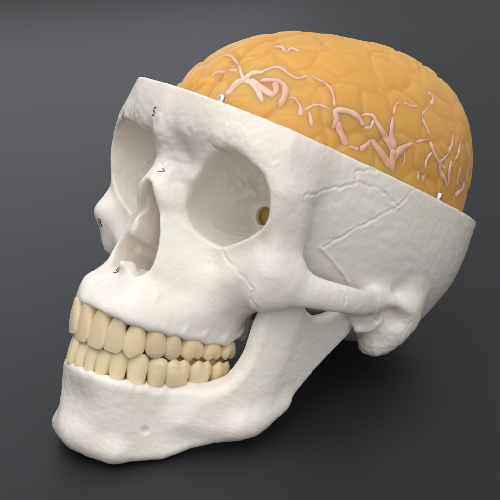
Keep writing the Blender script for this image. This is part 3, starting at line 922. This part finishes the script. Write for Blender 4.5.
def add_vessels():
    us = np.linspace(-1, 1, 11)
    prof = np.clip(1 - us ** 2, 0, 1) ** 0.7
    for k, (r0, r1, pts) in enumerate(VESSELS):
        P = spl(pts, 10)
        for _ in range(8):
            P[1:-1] = 0.25 * P[:-2] + 0.5 * P[1:-1] + 0.25 * P[2:]
        L = len(P)
        t = np.linspace(0, 1, L)
        w = np.interp(t, [0, 1], [r0, r1]) * 1.12
        wob = np.array([noise.noise(Vector(p) * 0.35 + Vector((k * 3.3, 0, 0))) for p in P.tolist()])
        w = w * (1.08 + 0.22 * wob)
        T = np.gradient(P, axis=0); T /= np.linalg.norm(T, axis=1)[:, None] + 1e-9
        C_ = np.stack([np.zeros(L), BR_C[1] + (P[:, 1] - BR_C[1]) * 0.5, np.full(L, BR_C[2])], 1)
        Nn = P - C_; Nn /= np.linalg.norm(Nn, axis=1)[:, None]
        A = np.cross(T, Nn); A /= np.linalg.norm(A, axis=1)[:, None] + 1e-9
        ends = np.clip((np.minimum(t * L, (1 - t) * L) + 0.6) / 4.5, 0, 1)
        h = (w * 0.36 + 0.12) * ends ** 0.7 * (0.85 + 0.3 * wob) - 0.16 - 0.25 * (1 - ends)
        w = w * (0.45 + 0.55 * np.sqrt(ends))
        V = np.empty((L, len(us), 3))
        for a in range(L):
            for b, u in enumerate(us):
                p = P[a] + A[a] * u * w[a]
                hit = BVH_B.ray_cast(Vector(p + Nn[a] * 25), Vector(-Nn[a]), 80)
                q = np.array(hit[0]) if hit[0] is not None else p
                V[a, b] = q + Nn[a] * (prof[b] * (h[a] + 0.5) - 0.5)
        for _ in range(2):                      # soften along the run
            V[1:-1] = 0.25 * V[:-2] + 0.5 * V[1:-1] + 0.25 * V[2:]
        m = len(us)
        a, b = np.meshgrid(np.arange(L - 1), np.arange(m - 1), indexing='ij')
        q = np.stack([a * m + b, a * m + b + 1, (a + 1) * m + b + 1, (a + 1) * m + b], -1).reshape(-1, 4)
        # underside sunk in the gel closes the body
        U = V - Nn[:, None] * 0.9
        o = L * m
        q2 = q[:, ::-1] + o
        e1 = np.stack([np.arange(L - 1) * m, (np.arange(L - 1) + 1) * m, (np.arange(L - 1) + 1) * m + o, np.arange(L - 1) * m + o], 1)
        e2 = e1[:, ::-1] + (m - 1)
        link_mesh('blood_vessel', np.vstack([V.reshape(-1, 3), U.reshape(-1, 3)]), np.vstack([q, q2, e1, e2])[:, ::-1], M_VESSEL, brain)
add_vessels()

# ---------------------------------------------------------------------
#  pins on the saw cut
# ---------------------------------------------------------------------
def lathe(profile, sides=20):
    V = []; 
    th = np.linspace(0, 2 * np.pi, sides, endpoint=False)
    for r, z in profile:
        V.append(np.stack([r * np.cos(th), r * np.sin(th), np.full(sides, z)], 1))
    V = np.vstack(V); i = np.arange(sides); j = (i + 1) % sides
    q = np.vstack([np.stack([a * sides + i, a * sides + j, (a + 1) * sides + j, (a + 1) * sides + i], 1) for a in range(len(profile) - 1)])
    return V, q
PINS = [(20.5, -88.5), (61.0, 18.0)]
NUMBERS = [
    ('5', (-4.7, -97.3, 43.3), (-0.23, -0.91, -0.35), (0.1, 0, 1), 5.2, 0.2, 1),
    ('6', (-33, -87, 40.5), (-0.1, -0.95, -0.2), (0, 0, 1), 4.2, 0, 1),
    ('7', (2.5, -89.5, 21.0), (0.35, -0.93, 0.1), (0.55, 0.15, 0.8), 3.8, 0, 1),
    ('8', (-47.4, -70.6, -6.7), (-0.1, -0.98, -0.1), (0.1, 0, 1), 5.0, 0.15, 1),
    ('9', (-2.8, -91.5, -22.5), (0, -0.97, 0.2), (0.25, 0, 1), 5.0, 0.15, 1),
]
for px, py in PINS:
    V, q = lathe([(0.01, -2), (1.5, -2), (1.5, 2.7), (1.35, 3.2), (0.9, 3.5), (0.75, 3.3), (0.6, 2.4), (0.01, 2.3)])
    V = V + [px, py, 55.3 - 0.08 * px]
    link_mesh('locating_pin', V, q, M_PIN, cran)

# ---------------------------------------------------------------------
#  printed numbers, wrapped onto the bone
# ---------------------------------------------------------------------
BVH_C = BVHTree.FromPolygons([tuple(p) for p in cv.tolist()], cq.tolist())
def number(txt, p, nrm_, up, size, shear=0.0, stretch=1.0):
    cu = bpy.data.curves.new('printed_number', 'FONT'); cu.body = txt; cu.size = 1.0; cu.align_x = 'CENTER'; cu.align_y = 'CENTER'; cu.shear = shear
    o = bpy.data.objects.new('printed_number', cu); COL.objects.link(o)
    dg = bpy.context.evaluated_depsgraph_get()
    me = bpy.data.meshes.new_from_object(o.evaluated_get(dg))
    bpy.data.objects.remove(o); bpy.data.curves.remove(cu)
    nn = Vector(nrm_).normalized(); u = Vector(up); u = (u - nn * u.dot(nn)).normalized(); r = u.cross(nn)
    p = Vector(p)
    for v in me.vertices:
        w = p + r * v.co.x * size * stretch + u * v.co.y * size
        h_ = BVH_C.ray_cast(w + nn * 6, -nn, 14)
        v.co = ((h_[0] if h_[0] is not None else w) + nn * 0.10) * MM
    me.materials.append(M_INK)
    me.name = 'printed_number'
    ob = bpy.data.objects.new('printed_number', me); COL.objects.link(ob); ob.parent = cran
for a_ in NUMBERS:
    number(*a_)

# table
me = bpy.data.meshes.new('tabletop')
s = 3.0
vs = []; fs = []
me.from_pydata([(-s, -s, 0), (s, -s, 0), (s, s + 2, 0), (-s, s + 2, 0)], [], [(0, 1, 2, 3)])
me.materials.append(M_TABLE)
tab = bpy.data.objects.new('tabletop', me); COL.objects.link(tab); tab['kind'] = 'structure'

# camera
cd = bpy.data.cameras.new('camera'); cam = bpy.data.objects.new('camera', cd); COL.objects.link(cam)
cd.sensor_width = 36; cd.lens = 36 * 1000.11 / 500
cd.clip_start = 0.01; cd.clip_end = 50
R = Matrix((ROT @ CAM_R, -(ROT @ CAM_D), -(ROT @ CAM_F))).transposed().to_4x4()
cam.matrix_world = Matrix.Translation(to_world(CAM_P)) @ R
scene.camera = cam
cd.dof.use_dof = False

# light
w = bpy.data.worlds.new('World'); scene.world = w; w.use_nodes = True
bg = w.node_tree.nodes['Background']
bg.inputs[0].default_value = (0.96, 0.97, 1.0, 1); bg.inputs[1].default_value = 0.36
def area(name, loc, target, size, power, col):
    l = bpy.data.lights.new(name, 'AREA'); l.energy = power; l.color = col; l.shape = 'RECTANGLE'; l.size, l.size_y = size
    o = bpy.data.objects.new(name, l); COL.objects.link(o)
    o.location = loc
    o.rotation_euler = (Vector(target) - Vector(loc)).to_track_quat('-Z', 'Y').to_euler()
    return o
area('added_side_fill', to_world((800, -700, 420)), (0, 0, 0.1), (1.8, 1.4), 9, (1, 0.98, 0.95))  # added fill at right front to lighten the temple; not a known lamp
area('ceiling_lamp', (-0.1, -0.5, 1.7), (0, 0, 0.1), (2.2, 1.8), 22, (1, 0.98, 0.945))
fwd_ = ROT @ CAM_F; rgt_ = ROT @ CAM_R
p_ = to_world(CAM_P) + fwd_ * 2.4 - rgt_ * 0.9; p_.z = 0.7
area('added_table_sheen', p_, (0, 0, 0.1), (2.4, 0.7), 5, (0.90, 0.94, 1.0))  # added light, no window known; its reflection brightens the tabletop's far left
scene.view_settings.view_transform = 'Standard'
scene.view_settings.look = 'None'
scene.view_settings.exposure = 0
scene.render.engine = 'CYCLES'
scene.cycles.use_denoising = True
print('built in', round(time.time() - T0, 1))
